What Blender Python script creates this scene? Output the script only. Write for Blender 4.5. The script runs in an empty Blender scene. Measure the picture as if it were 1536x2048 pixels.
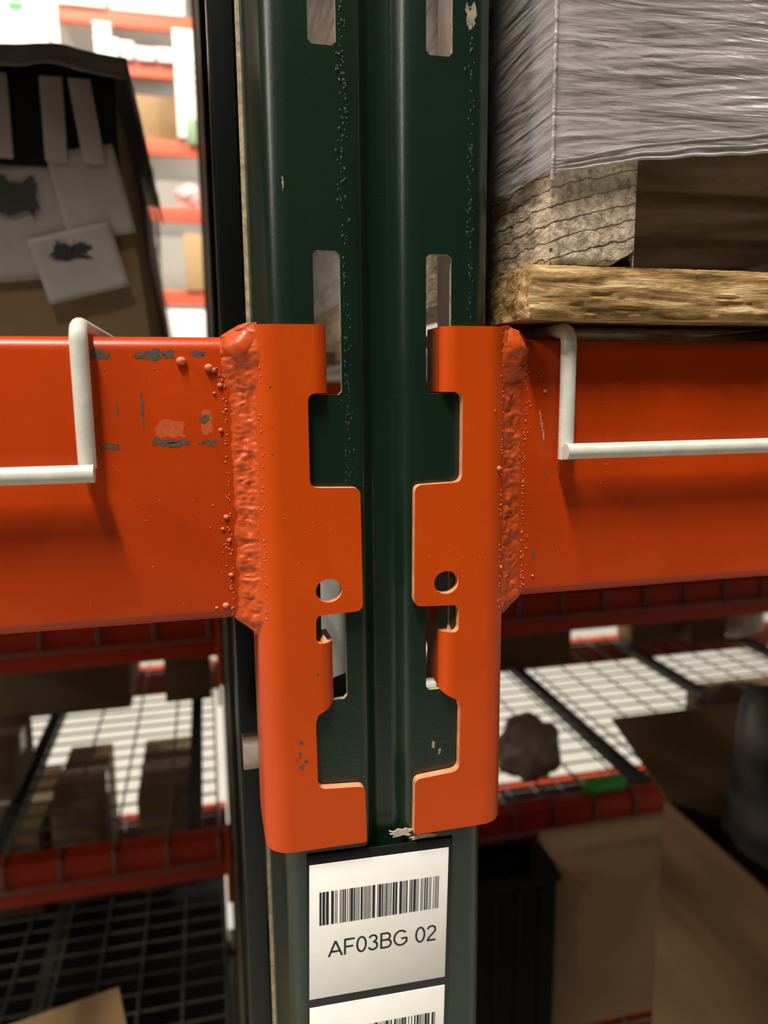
import bpy, bmesh, math, random
from mathutils import Vector, Matrix, noise
random.seed(7)
S = 0.001                      # everything below is written in millimetres
scene = bpy.context.scene
COL = scene.collection

# ------------------------------------------------------------------ camera
cam_d = bpy.data.cameras.new('camera'); cam = bpy.data.objects.new('camera', cam_d); COL.objects.link(cam)
cam_d.sensor_fit = 'AUTO'; cam_d.sensor_width = 36.0; cam_d.lens = 1500.0 / 2048.0 * 36.0
Rm = Matrix(((0.97259657, 0.04643836, -0.2278144), (-0.23232482, 0.15616324, -0.96001991), (-0.00900551, 0.986639, 0.16267261)))
cam.matrix_world = Matrix.Translation((-0.0598, -0.2495, 0.0)) @ Rm.to_4x4()
cam_d.clip_start = 0.01; cam_d.clip_end = 60
cam_d.dof.use_dof = True; cam_d.dof.focus_distance = 0.262; cam_d.dof.aperture_fstop = 10.5
scene.camera = cam
scene.view_settings.view_transform = 'Standard'; scene.view_settings.look = 'None'
scene.view_settings.gamma = 1.0; scene.view_settings.exposure = 0.0; scene.view_settings.use_curve_mapping = False

# ------------------------------------------------------------------ world + warehouse lamps
w = bpy.data.worlds.new('warehouse_air'); scene.world = w; w.use_nodes = True
w.node_tree.nodes['Background'].inputs[0].default_value = (1.0, 0.93, 0.84, 1); w.node_tree.nodes['Background'].inputs[1].default_value = 0.008
def lamp(name, x, y, z, sx, sy, power, col=(1, 0.93, 0.82)):
    d = bpy.data.lights.new(name, 'AREA'); d.shape = 'RECTANGLE'; d.size = sx; d.size_y = sy; d.energy = power; d.color = col
    o = bpy.data.objects.new(name, d); COL.objects.link(o); o.location = (x, y, z); return o
lamp('aisle_lamp', -1.2, -1.75, 4.6, 0.35, 1.7, 500)
lamp('aisle_lamp', 3.8, -1.75, 4.6, 0.5, 1.7, 110)
for lx in (-6.2, -11.2, -16.2): lamp('aisle_lamp', lx, -1.75, 4.6, 0.5, 1.7, 380)
lamp('far_aisle_lamp', -1.4, 3.7, 4.6, 1.4, 0.5, 430)
lamp('far_aisle_lamp', 2.6, 3.7, 4.6, 1.4, 0.5, 430)

# ------------------------------------------------------------------ materials
MATS = {}
def mat(name, col, rough=0.5, metal=0.0, var=0.0, vscale=40.0, bump=0.0, bscale=300.0, spec=0.5, coat=0.0, stretch=None, col2=None, detail=4.0, thr=None):
    if name in MATS: return MATS[name]
    m = bpy.data.materials.new(name); m.use_nodes = True; nt = m.node_tree; p = nt.nodes['Principled BSDF']
    p.inputs['Base Color'].default_value = (*col, 1); p.inputs['Roughness'].default_value = rough; p.inputs['Metallic'].default_value = metal
    p.inputs['Specular IOR Level'].default_value = spec; p.inputs['Coat Weight'].default_value = coat; p.inputs['Coat Roughness'].default_value = 0.15
    tc = nt.nodes.new('ShaderNodeTexCoord'); vec = tc.outputs['Object']
    if stretch:
        mp = nt.nodes.new('ShaderNodeMapping'); mp.inputs['Scale'].default_value = stretch; nt.links.new(vec, mp.inputs['Vector']); vec = mp.outputs['Vector']
    if var > 0 or col2:
        n = nt.nodes.new('ShaderNodeTexNoise'); n.inputs['Scale'].default_value = vscale; n.inputs['Detail'].default_value = detail; n.inputs['Roughness'].default_value = 0.6
        nt.links.new(vec, n.inputs['Vector'])
        r = nt.nodes.new('ShaderNodeValToRGB'); nt.links.new(n.outputs['Fac'], r.inputs['Fac'])
        lo, hi = thr or (0.32, 0.68)
        r.color_ramp.elements[0].position = lo; r.color_ramp.elements[1].position = hi
        c1 = col2 or tuple(c * (1 - var) for c in col); c2 = col if col2 else tuple(min(1, c * (1 + var)) for c in col)
        r.color_ramp.elements[0].color = (*c1, 1); r.color_ramp.elements[1].color = (*c2, 1)
        nt.links.new(r.outputs['Color'], p.inputs['Base Color'])
    if bump > 0:
        n2 = nt.nodes.new('ShaderNodeTexNoise'); n2.inputs['Scale'].default_value = bscale; n2.inputs['Detail'].default_value = 4.0
        nt.links.new(vec, n2.inputs['Vector'])
        b = nt.nodes.new('ShaderNodeBump'); b.inputs['Strength'].default_value = bump; b.inputs['Distance'].default_value = 0.001
        nt.links.new(n2.outputs['Fac'], b.inputs['Height']); nt.links.new(b.outputs['Normal'], p.inputs['Normal'])
    MATS[name] = m; return m

ORANGE = mat('orange_enamel', (0.50, 0.055, 0.0015), 0.38, var=0.05, vscale=30, bump=0.05, bscale=900, spec=0.28)
ORANGE_B = mat('red_orange_beam_enamel', (0.44, 0.040, 0.001), 0.36, var=0.07, vscale=25, bump=0.04, bscale=700, spec=0.35)
WELD = mat('painted_weld', (0.50, 0.068, 0.010), 0.36, var=0.10, vscale=250, bump=0.22, bscale=700, spec=0.4)
SPAT = mat('painted_spatter', (0.62, 0.16, 0.08), 0.3)
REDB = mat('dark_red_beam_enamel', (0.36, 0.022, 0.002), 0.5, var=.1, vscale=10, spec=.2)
GREEN = mat('dark_green_enamel', (0.0042, 0.0165, 0.0090), 0.30, var=0.12, vscale=30, bump=0.05, bscale=700, spec=0.65)
BACKCH = mat('black_green_channel_enamel', (0.0012, 0.0022, 0.0016), 0.32, spec=.35)  # near-black colour stands in for the shade of the deep gap
EDGE = mat('dusty_steel_edge', (0.30, 0.24, 0.15), 0.7, var=0.4, vscale=400)
CUT = mat('worn_cut_edge', (0.62, 0.25, 0.12), 0.5, var=.25, vscale=200)  # paler orange on the connector's cut rim
CHIP = mat('bare_steel_chip', (0.085, 0.066, 0.048), 0.55, var=0.4, vscale=900)
SCUFF = mat('pale_scuff', (0.50, 0.085, 0.022), 0.5, var=0.2, vscale=900)
CHALK = mat('chalk_mark', (0.62, 0.42, 0.42), 0.9)
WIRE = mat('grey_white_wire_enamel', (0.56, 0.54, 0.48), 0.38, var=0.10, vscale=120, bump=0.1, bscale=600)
WIRE_D = mat('dull_wire_enamel', (0.10, 0.097, 0.088), 0.5, var=0.2, vscale=30)  # wire enamel darkened, with the shade inside the bays in the colour
CHAN = mat('dark_channel_steel', (0.035, 0.037, 0.034), 0.5, var=0.2, vscale=30)
BOLT = mat('zinc_bolt', (0.55, 0.52, 0.46), 0.4, metal=0.1, var=0.1, vscale=200)
BRACE = mat('grey_green_brace_enamel', (0.36, 0.385, 0.35), 0.5, var=0.04)
PAPER = mat('label_paper', (0.90, 0.87, 0.83), 0.45, var=0.03, vscale=90)
INK = mat('black_ink', (0.014, 0.013, 0.014), 0.6)
MAGNET = mat('black_vinyl', (0.010, 0.009, 0.011), 0.35, var=0.2, vscale=100)
SCRAP = mat('torn_paper', (0.50, 0.42, 0.32), 0.8, var=0.3, vscale=500)
CARD = mat('brown_cardboard', (0.27, 0.165, 0.075), 0.8, var=0.08, vscale=14, bump=0.1, bscale=120)
CARD_D = mat('dull_brown_cardboard', (0.19, 0.12, 0.06), 0.8, var=0.1, vscale=14)
CARD_G = mat('grey_brown_cardboard', (0.26, 0.215, 0.165), 0.8, var=0.1, vscale=14)
TAPE = mat('packing_tape', (0.38, 0.28, 0.16), 0.25)
CREAM = mat('cream_carton_board', (0.82, 0.76, 0.66), 0.7, var=0.04, vscale=10)
WHITE = mat('white_plastic', (0.85, 0.84, 0.82), 0.4, var=0.03, vscale=10)
GTAPE = mat('green_tape', (0.03, 0.42, 0.04), 0.5)
BLUE = mat('blue_print', (0.05, 0.2, 0.6), 0.6)
BLACKP = mat('black_print_board', (0.008, 0.007, 0.007), 0.7, spec=.15)
PAPER_D = mat('grey_shipping_paper', (0.33, 0.29, 0.265), 0.6, var=0.10, vscale=25)
PINK = mat('pink_plastic', (0.75, 0.42, 0.40), 0.4, var=0.1)
CONC = mat('sealed_concrete', (0.46, 0.455, 0.42), 0.5, var=0.06, vscale=1.5)
WALLM = mat('warehouse_wall_paint', (0.55, 0.50, 0.45), 0.8, var=0.05, vscale=2)

def wood_mat(name, a, b, c, stretch, scale, bump, crack=None):
    m = bpy.data.materials.new(name); m.use_nodes = True; nt = m.node_tree; p = nt.nodes['Principled BSDF']; L = nt.links.new
    p.inputs['Roughness'].default_value = 0.75; p.inputs['Specular IOR Level'].default_value = 0.25
    tc = nt.nodes.new('ShaderNodeTexCoord'); mp = nt.nodes.new('ShaderNodeMapping'); mp.inputs['Scale'].default_value = stretch
    L(tc.outputs['Object'], mp.inputs['Vector'])
    n = nt.nodes.new('ShaderNodeTexNoise'); n.inputs['Scale'].default_value = scale; n.inputs['Detail'].default_value = 7; n.inputs['Roughness'].default_value = 0.65; n.inputs['Distortion'].default_value = 0.4
    L(mp.outputs['Vector'], n.inputs['Vector'])
    r = nt.nodes.new('ShaderNodeValToRGB'); L(n.outputs['Fac'], r.inputs['Fac'])
    e = r.color_ramp.elements; e[0].position = 0.34; e[0].color = (*a, 1); e[1].position = 0.66; e[1].color = (*c, 1); k = e.new(0.5); k.color = (*b, 1)
    colour = r.outputs['Color']; height = n.outputs['Fac']
    if crack:   # growth rings on sawn end grain: rotated bands with checks
        mr = nt.nodes.new('ShaderNodeMapping'); mr.inputs['Rotation'].default_value = (0, math.radians(crack), 0); L(tc.outputs['Object'], mr.inputs['Vector'])
        wv = nt.nodes.new('ShaderNodeTexWave'); wv.wave_type = 'BANDS'; wv.bands_direction = 'Z'; wv.wave_profile = 'SAW'
        wv.inputs['Scale'].default_value = 58; wv.inputs['Distortion'].default_value = 2.6; wv.inputs['Detail'].default_value = 3; wv.inputs['Detail Scale'].default_value = 2.2
        L(mr.outputs['Vector'], wv.inputs['Vector'])
        rr = nt.nodes.new('ShaderNodeValToRGB'); L(wv.outputs['Fac'], rr.inputs['Fac'])
        q = rr.color_ramp.elements; q[0].position = 0.0; q[0].color = (0.25, 0.22, 0.2, 1); q[1].position = 0.09; q[1].color = (1, 1, 1, 1)
        mx = nt.nodes.new('ShaderNodeMix'); mx.data_type = 'RGBA'; mx.blend_type = 'MULTIPLY'; mx.inputs[0].default_value = 0.85
        L(colour, mx.inputs[6]); L(rr.outputs['Color'], mx.inputs[7]); colour = mx.outputs[2]
        ad = nt.nodes.new('ShaderNodeMath'); ad.operation = 'MULTIPLY_ADD'; L(rr.outputs['Color'], ad.inputs[0]); ad.inputs[1].default_value = 0.8; L(n.outputs['Fac'], ad.inputs[2]); height = ad.outputs[0]
    L(colour, p.inputs['Base Color'])
    bp = nt.nodes.new('ShaderNodeBump'); bp.inputs['Strength'].default_value = bump; bp.inputs['Distance'].default_value = 0.002
    L(height, bp.inputs['Height']); L(bp.outputs['Normal'], p.inputs['Normal'])
    return m
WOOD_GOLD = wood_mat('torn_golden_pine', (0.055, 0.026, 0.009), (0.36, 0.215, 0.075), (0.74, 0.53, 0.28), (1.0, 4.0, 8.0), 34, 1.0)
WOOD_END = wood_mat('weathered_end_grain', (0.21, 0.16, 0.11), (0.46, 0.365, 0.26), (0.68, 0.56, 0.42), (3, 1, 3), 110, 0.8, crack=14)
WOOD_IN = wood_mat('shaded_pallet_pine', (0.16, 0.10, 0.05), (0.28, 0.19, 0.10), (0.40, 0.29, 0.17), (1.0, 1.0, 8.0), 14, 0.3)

def film_mat(name, col, opacity_lo, opacity_hi, rough=0.25):
    m = bpy.data.materials.new(name); m.use_nodes = True; nt = m.node_tree; L = nt.links.new
    p = nt.nodes['Principled BSDF']; p.inputs['Base Color'].default_value = (*col, 1); p.inputs['Roughness'].default_value = rough; p.inputs['Specular IOR Level'].default_value = 0.6
    tc = nt.nodes.new('ShaderNodeTexCoord'); mp = nt.nodes.new('ShaderNodeMapping'); mp.inputs['Scale'].default_value = (1.0, 1.0, 9.0); mp.inputs['Rotation'].default_value = (0, math.radians(6), 0)
    L(tc.outputs['Object'], mp.inputs['Vector'])
    n = nt.nodes.new('ShaderNodeTexNoise'); n.inputs['Scale'].default_value = 16; n.inputs['Detail'].default_value = 5; n.inputs['Distortion'].default_value = 0.6; L(mp.outputs['Vector'], n.inputs['Vector'])
    r = nt.nodes.new('ShaderNodeMapRange'); r.inputs['From Min'].default_value = 0.3; r.inputs['From Max'].default_value = 0.7; r.inputs['To Min'].default_value = opacity_lo; r.inputs['To Max'].default_value = opacity_hi; L(n.outputs['Fac'], r.inputs['Value'])
    L(r.outputs['Result'], p.inputs['Alpha'])
    b = nt.nodes.new('ShaderNodeBump'); b.inputs['Strength'].default_value = 0.8; b.inputs['Distance'].default_value = 0.003; L(n.outputs['Fac'], b.inputs['Height']); L(b.outputs['Normal'], p.inputs['Normal'])
    return m
FILM = film_mat('stretch_film', (0.42, 0.385, 0.39), 0.50, 0.90)
FILM_D = film_mat('loose_stretch_film', (0.45, 0.43, 0.43), 0.35, 0.8)

# ------------------------------------------------------------------ object helpers (mm in, metres out)
def thing(name, label, cat, loc=(0, 0, 0), group=None):
    o = bpy.data.objects.new(name, None); COL.objects.link(o); o.empty_display_size = 0.02
    o.location = Vector(loc) * S; o['label'] = label; o['category'] = cat
    if group: o['group'] = group
    return o
def tag(o, label, cat, group=None):
    o['label'] = label; o['category'] = cat
    if group: o['group'] = group
    return o
def world_off(o):
    v = Vector((0, 0, 0))
    while o is not None: v += o.location; o = o.parent
    return v / S
def link_mesh(name, me, m, parent=None, loc=(0, 0, 0)):
    o = bpy.data.objects.new(name, me); COL.objects.link(o)
    if m and not me.materials: me.materials.append(m)
    o.parent = parent; o.location = Vector(loc) * S; return o
def finish(bm, name, m, parent=None, smooth=None, origin=None):
    """bm holds world millimetres; stored relative to its parent (or to origin for a top-level mesh)"""
    off = world_off(parent) if parent else Vector(origin or (0, 0, 0))
    for v in bm.verts: v.co = (v.co - off) * S
    me = bpy.data.meshes.new(name); bm.to_mesh(me); bm.free()
    if smooth:
        for f in me.polygons: f.use_smooth = True
        me.set_sharp_from_angle(angle=math.radians(smooth))
    o = link_mesh(name, me, m, parent)
    if not parent and origin: o.location = Vector(origin) * S
    return o
def box(bm, x0, x1, y0, y1, z0, z1, bev=0.0, seg=2):
    t = bmesh.new(); bmesh.ops.create_cube(t, size=1.0)
    for v in t.verts: v.co = Vector(((x0 + x1) / 2 + v.co.x * (x1 - x0), (y0 + y1) / 2 + v.co.y * (y1 - y0), (z0 + z1) / 2 + v.co.z * (z1 - z0)))
    if bev: bmesh.ops.bevel(t, geom=t.edges[:], offset=bev, segments=seg, affect='EDGES', profile=0.5)
    merge(bm, t)
def merge(bm, t):
    mp = {}
    for v in t.verts: mp[v] = bm.verts.new(v.co)
    for f in t.faces:
        try: bm.faces.new([mp[v] for v in f.verts])
        except ValueError: pass
    t.free()
def tube(bm, pts, r, seg=14):
    pts = [Vector(p) for p in pts]; rings = []; up = None
    for i, p in enumerate(pts):
        d = (pts[min(i + 1, len(pts) - 1)] - pts[max(i - 1, 0)]).normalized()
        if up is None:
            up = Vector((0, 0, 1)) if abs(d.z) < 0.9 else Vector((1, 0, 0))
        u = (up - d * up.dot(d)).normalized(); v = d.cross(u); up = u
        rings.append([bm.verts.new(p + (u * math.cos(a) + v * math.sin(a)) * r) for a in (2 * math.pi * k / seg for k in range(seg))])
    for a, b in zip(rings, rings[1:]):
        for k in range(seg): bm.faces.new((a[k], b[k], b[(k + 1) % seg], a[(k + 1) % seg]))
    bm.faces.new(rings[0]); bm.faces.new(rings[-1][::-1])
    bmesh.ops.recalc_face_normals(bm, faces=bm.faces[:])
def sphere(bm, c, r, sub=1, sq=(1, 1, 1)):
    t = bmesh.new(); bmesh.ops.create_icosphere(t, subdivisions=sub, radius=r)
    for v in t.verts: v.co = Vector((v.co.x * sq[0] + c[0], v.co.y * sq[1] + c[1], v.co.z * sq[2] + c[2]))
    merge(bm, t)
def grid(bm, fn, us, vs, flip=False):
    R = [[bm.verts.new(fn(u, v)) for v in vs] for u in us]
    for i in range(len(us) - 1):
        for j in range(len(vs) - 1):
            q = (R[i][j], R[i + 1][j], R[i + 1][j + 1], R[i][j + 1]); bm.faces.new(q[::-1] if flip else q)
def lin(a, b, n): return [a + (b - a) * i / (n - 1) for i in range(n)]
def part_box(name, m, parent, *a, bev=1.0, **k):
    bm = bmesh.new(); box(bm, *a, bev=bev, **k); return finish(bm, name, m, parent, 40)
def copy_part(o, loc, parent=None):
    c = o.copy(); COL.objects.link(c); c.location = Vector(loc) * S; c.parent = parent or o.parent; return c
def structure(o): o['kind'] = 'structure'; return o

# ------------------------------------------------------------------ setting
FLOOR_Z = -1950
bm = bmesh.new(); box(bm, -9000, 9000, -3500, 8200, FLOOR_Z - 60, FLOOR_Z); structure(finish(bm, 'floor', CONC))
bm = bmesh.new(); box(bm, -9000, 9000, 8200, 8300, FLOOR_Z, 5600); structure(finish(bm, 'wall_back', WALLM))

# ------------------------------------------------------------------ rack columns (hat section with punched slots)
def column_mesh():
    half = [(0, 6.0), (2.4, 6.0), (3.6, 5.6), (4.8, 4.4), (6.6, 1.8), (7.8, 0.5), (9.4, 0.0), (14.6, 0), (15.8, 0), (22.2, 0), (23.4, 0), (30.0, 0)]
    for a in range(0, 91, 10): half.append((30.6 + 7.4 * math.sin(math.radians(a)), 7.4 * (1 - math.cos(math.radians(a)))))
    half += [(39.2, 35), (39.6, 60), (40.0, 61.3), (41.6, 61.8)]
    prof = [(-x, y) for x, y in half[:0:-1]] + half
    zs = {FLOOR_Z + 8, 2850}
    slots = []
    k0 = -18
    for k in range(k0, 27):
        b = -2 + 107 * k
        if b > FLOOR_Z + 60 and b + 46 < 2800: slots.append((b, b + 46)); zs |= {b, b + 1.2, b + 44.8, b + 46}
    zs = sorted(zs); bm = bmesh.new()
    V = [[bm.verts.new((x, y, z)) for z in zs] for x, y in prof]
    bots = {round(a, 2) for a, b in slots}
    def inslot(z): return any(a - .01 < z < b + .01 for a, b in slots)
    for i in range(len(prof) - 1):
        xm = abs(prof[i][0] + prof[i + 1][0]) / 2; xi, xo = sorted((abs(prof[i][0]), abs(prof[i + 1][0])))
        for j in range(len(zs) - 1):
            zm = (zs[j] + zs[j + 1]) / 2
            if 14.6 < xm < 23.4 and inslot(zm):
                edge_x = xm < 15.8 or xm > 22.2
                lo = any(abs(zs[j] - a) < .01 for a, b in slots); hi = any(abs(zs[j + 1] - b) < .01 for a, b in slots)
                if edge_x and (lo or hi):        # small corner web rounds the slot
                    outer = i if (abs(prof[i][0]) == xi) == (xm < 15.8) else i + 1
                    inner = i + 1 if outer == i else i
                    jj, jk = (j, j + 1) if lo else (j + 1, j)
                    bm.faces.new((V[outer][jj], V[inner][jj], V[outer][jk]))
                continue
            f = bm.faces.new((V[i][j], V[i + 1][j], V[i + 1][j + 1], V[i][j + 1]))
            if xm > 40.2: f.material_index = 1
    bmesh.ops.recalc_face_normals(bm, faces=bm.faces[:])
    f = max(bm.faces, key=lambda f: f.calc_area() if abs(f.normal.y) > .9 else 0)
    if f.normal.y > 0: bmesh.ops.reverse_faces(bm, faces=bm.faces[:])
    for v in bm.verts: v.co *= S
    me = bpy.data.meshes.new('column'); bm.to_mesh(me); bm.free(); me.materials.append(GREEN); me.materials.append(EDGE)
    tmp = bpy.data.objects.new('tmp', me); COL.objects.link(tmp); s = tmp.modifiers.new('sheet', 'SOLIDIFY'); s.thickness = 0.0021; s.offset = -1; s.material_offset_rim = 1
    dg = bpy.context.evaluated_depsgraph_get(); me = bpy.data.meshes.new_from_object(tmp.evaluated_get(dg)); bpy.data.objects.remove(tmp); me.name = 'column'
    for p in me.polygons: p.use_smooth = True
    me.set_sharp_from_angle(angle=math.radians(35))
    return me
COLME = column_mesh()
def add_column(parent, x, y, turned=False):
    o = link_mesh('column', COLME, None, parent, Vector((x, y, 0)) - world_off(parent))
    if turned: o.rotation_euler.z = math.pi
    return o
def foot(parent, x, y0, y1):
    return part_box('foot_plate', GREEN, parent, x - 60, x + 60, y0, y1, FLOOR_Z, FLOOR_Z + 8, bev=0.8)

frame = thing('rack_upright', 'dark green slotted steel upright with central groove between the orange beams', 'rack upright', (0, 0, FLOOR_Z))
add_column(frame, 0, 0); add_column(frame, 0, 1070, True);  foot(frame, 0, -20, 95); foot(frame, 0, 975, 1090)
for sx in (-1, 1):      # two flanges behind the column's edges, coloured near-black as the gap's shade
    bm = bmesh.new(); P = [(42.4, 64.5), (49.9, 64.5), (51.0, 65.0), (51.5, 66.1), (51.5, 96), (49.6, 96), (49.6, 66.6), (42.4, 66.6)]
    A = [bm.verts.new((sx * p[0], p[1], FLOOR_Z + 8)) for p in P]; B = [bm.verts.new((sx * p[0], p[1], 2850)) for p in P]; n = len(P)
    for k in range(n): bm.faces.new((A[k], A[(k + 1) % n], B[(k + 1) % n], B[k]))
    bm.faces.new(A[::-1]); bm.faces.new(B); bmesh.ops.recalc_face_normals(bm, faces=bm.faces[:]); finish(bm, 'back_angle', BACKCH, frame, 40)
part_box('gusset_plate', BRACE, frame, 3, 8, 92, 420, -250, -15, bev=1)
part_box('horizontal_brace', GREEN, frame, -18, 18, 62, 1010, -1000, -960, bev=2)
part_box('horizontal_brace', GREEN, frame, -18, 18, 62, 1010, 800, 840, bev=2)
bm = bmesh.new(); d = Vector((0, 945, 840)).normalized(); 
tube(bm, [(0, 65, -140), (0, 1010, -960)], 15, 12); finish(bm, 'diagonal_brace', GREEN, frame, 40)
bm = bmesh.new(); tube(bm, [(-39, 40, -144.5), (-49.6, 40, -144.5), (-50.6, 40, -144.5)], 7.2, 20); 
b_o = finish(bm, 'bolt', BOLT, frame, 40)
# little weld drips running down the painted front face
bm = bmesh.new(); rr = random.Random(3)
for i in range(260):
    z = rr.uniform(-45, 150); x = -13.0 + 0.8 * noise.noise((z * .05, 1, 2)) + rr.gauss(0, 0.9)
    if abs(z - 128) < 25 or -4 < z < 46: x = max(x, -13.4)
    r = rr.uniform(0.15, 0.55); sphere(bm, (x, 0.0, z), r, 1, (1, .6, 1.5))
for i in range(110):
    z = rr.uniform(22, 125); sphere(bm, (29.8 + rr.gauss(0, .7), 0.0, z), rr.uniform(.15, .5), 1, (1, .5, 1.8))
for i in range(40): sphere(bm, (rr.uniform(-30, 30) if rr.random() < .5 else rr.uniform(9.5, 14), 0.0, rr.uniform(-50, 140)), rr.uniform(.1, .22), 1)
o = finish(bm, 'weld_spatter', mat('painted_green_spatter', (0.008, 0.026, 0.016), .5, spec=.3), frame, 60); o['kind'] = 'stuff'
def flake(name, m, parent, cx, cz, w_, h_, y, seed, thick=0.12, n=22, rough=.45):
    rr = random.Random(seed); bm = bmesh.new(); f_, b_ = [], []
    for k in range(n):
        a = 2 * math.pi * k / n; q = 1 + rr.uniform(-rough, rough)
        sx = math.copysign(abs(math.cos(a)) ** .6, math.cos(a)); sz = math.copysign(abs(math.sin(a)) ** .6, math.sin(a))
        p = (cx + w_ / 2 * sx * q, cz + h_ / 2 * sz * (1 + rr.uniform(-rough, rough)))
        f_.append(bm.verts.new((p[0], y - thick, p[1]))); b_.append(bm.verts.new((p[0], y + .05, p[1])))
    bm.faces.new(f_)
    for k in range(n): bm.faces.new((f_[k], f_[(k + 1) % n], b_[(k + 1) % n], b_[k]))
    bmesh.ops.recalc_face_normals(bm, faces=bm.faces[:])
    return finish(bm, name, m, parent)
flake('paper_scrap', SCRAP, frame, 4.5, -164.0, 8, 2.6, 0, 11, .5)
flake('paper_scrap', SCRAP, frame, 14.0, -166.8, 9, 1.6, 0, 12, .4)
flake('paint_chip', EDGE, frame, 17.5, -130.5, 1.0, 3.2, 0, 13, .08)
flake('paint_chip', EDGE, frame, 19.8, -133.5, 1.2, 2.0, 0, 14, .08)
flake('paint_chip', EDGE, frame, 29.5, 118.0, 3.0, 6.0, 0, 15, .10)
flake('paint_chip', EDGE, frame, -32.0, 64.0, 1.2, 4.0, 0.25, 16, .10)

# ------------------------------------------------------------------ beams with end connectors
def fillet(pts):
    """pts: (x, y, radius) -> polyline with rounded corners"""
    out = []; n = len(pts)
    for i in range(n):
        p = Vector(pts[i][:2]); r = pts[i][2]; a = Vector(pts[i - 1][:2]); b = Vector(pts[(i + 1) % n][:2])
        if r <= 0: out.append(p); continue
        u = (a - p).normalized(); v = (b - p).normalized(); ang = u.angle(v); t = min(r / math.tan(ang / 2), (a - p).length * .48, (b - p).length * .48)
        p0, p2 = p + u * t, p + v * t
        for k in range(7):
            s = k / 6; out.append(p0 * (1 - s) ** 2 + p * 2 * s * (1 - s) + p2 * s * s)
    return out
PLATE_Y = -3.6; PLATE_T = 3.3; RC = 9.0; S_BEND = 36.0; T_BEND = 24.5; RT = 5.0
outline = [(76, 20.5, 2), (3, 20.5, .5), (3, -1.2, .5), (26.6, -1.4, 3), (26.6, -32.4, 3), (9.6, -33.0, 2.6), (9.2, -76.0, 3), (25.6, -76.6, 2.4), (25.8, -86.7, 3.2),
           (21, -86.6, .6), (3, -87.5, .5), (3, -106.5, .5), (17, -108.3, 1), (25.8, -112.6, 2), (26.6, -116, 1.5), (26.4, -140.4, 3.4), (9.4, -141.6, 2.6), (9.0, -163.6, .5), (76, -163.2, 7)]
def connector(parent, sg):
    cu = bpy.data.curves.new('outline', 'CURVE'); cu.dimensions = '2D'; cu.fill_mode = 'BOTH'
    def spline(pl):
        sp = cu.splines.new('POLY'); sp.points.add(len(pl) - 1); sp.use_cyclic_u = True
        for q, p in zip(sp.points, pl): q.co = (p[0], p[1], 0, 1)
    spline(fillet(outline)); spline([(21 + 4.5 * math.cos(a), -68 + 4.1 * math.sin(a)) for a in (2 * math.pi * k / 40 for k in range(40))])
    tmp = bpy.data.objects.new('tmp', cu); COL.objects.link(tmp); dg = bpy.context.evaluated_depsgraph_get()
    me = bpy.data.meshes.new_from_object(tmp.evaluated_get(dg)); bpy.data.objects.remove(tmp); bpy.data.curves.remove(cu)
    bm = bmesh.new(); bm.from_mesh(me); bpy.data.meshes.remove(me)
    bmesh.ops.remove_doubles(bm, verts=bm.verts[:], dist=0.01)
    for s in lin(S_BEND, S_BEND + RC * math.pi / 2, 15) + lin(T_BEND - RT * math.pi / 2, T_BEND, 10):
        bmesh.ops.bisect_plane(bm, geom=bm.verts[:] + bm.edges[:] + bm.faces[:], plane_co=(s, 0, 0), plane_no=(1, 0, 0), dist=1e-4)
    for v in bm.verts:
        s, z = v.co.x, v.co.y; x, y = s, PLATE_Y
        if s > S_BEND:
            th = (s - S_BEND) / RC
            if th < math.pi / 2: x = S_BEND + RC * math.sin(th); y = PLATE_Y + RC * (1 - math.cos(th))
            else: x = S_BEND + RC; y = PLATE_Y + RC + (s - S_BEND - RC * math.pi / 2)
        elif s < T_BEND and (z > -1.9 or -113 < z < -86.3):
            th = (T_BEND - s) / RT
            if th < math.pi / 2: x = T_BEND - RT * math.sin(th); y = PLATE_Y + RT * (1 - math.cos(th))
            else: x = T_BEND - RT; y = PLATE_Y + RT + (T_BEND - s - RT * math.pi / 2)
        v.co = Vector((sg * x, y, z))
    bmesh.ops.recalc_face_normals(bm, faces=bm.faces[:])
    f = [f for f in bm.faces if abs(f.normal.y) > .99][0]
    if f.normal.y > 0: bmesh.ops.reverse_faces(bm, faces=bm.faces[:])
    o = finish(bm, 'end_connector', ORANGE, parent, 35)
    m1 = o.modifiers.new('plate', 'SOLIDIFY'); m1.thickness = PLATE_T * S; m1.offset = -1; m1.material_offset_rim = 1; o.data.materials.append(CUT)
    m2 = o.modifiers.new('rounded', 'BEVEL'); m2.width = 0.0007; m2.segments = 3; m2.limit_method = 'ANGLE'; m2.angle_limit = math.radians(55); m2.harden_normals = False
    m3 = o.modifiers.new('normals', 'WEIGHTED_NORMAL'); m3.keep_sharp = True; m3.weight = 90
    return o
BT, BB, BY0, BY1 = 17.0, -78.0, 4.0, 46.0
def beam_tube(name, parent, x0, x1, top=BT, bot=BB, y0=BY0, y1=BY1, m=None, r=4.5):
    bm = bmesh.new(); prof = []
    for cy, cz, a0 in ((y0 + r, top - r, 90), (y0 + r, bot + r, 180), (y1 - r, bot + r, 270), (y1 - r, top - r, 0)):
        for k in range(7):
            a = math.radians(a0 + 90 * k / 6); prof.append((cy + r * math.cos(a), cz + r * math.sin(a)))
    A = [bm.verts.new((x0, p[0], p[1])) for p in prof]; B = [bm.verts.new((x1, p[0], p[1])) for p in prof]; n = len(prof)
    for k in range(n): bm.faces.new((A[k], B[k], B[(k + 1) % n], A[(k + 1) % n]))
    bm.faces.new(A); bm.faces.new(B[::-1]); bmesh.ops.recalc_face_normals(bm, faces=bm.faces[:])
    return finish(bm, name, m or ORANGE_B, parent, 30)
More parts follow.
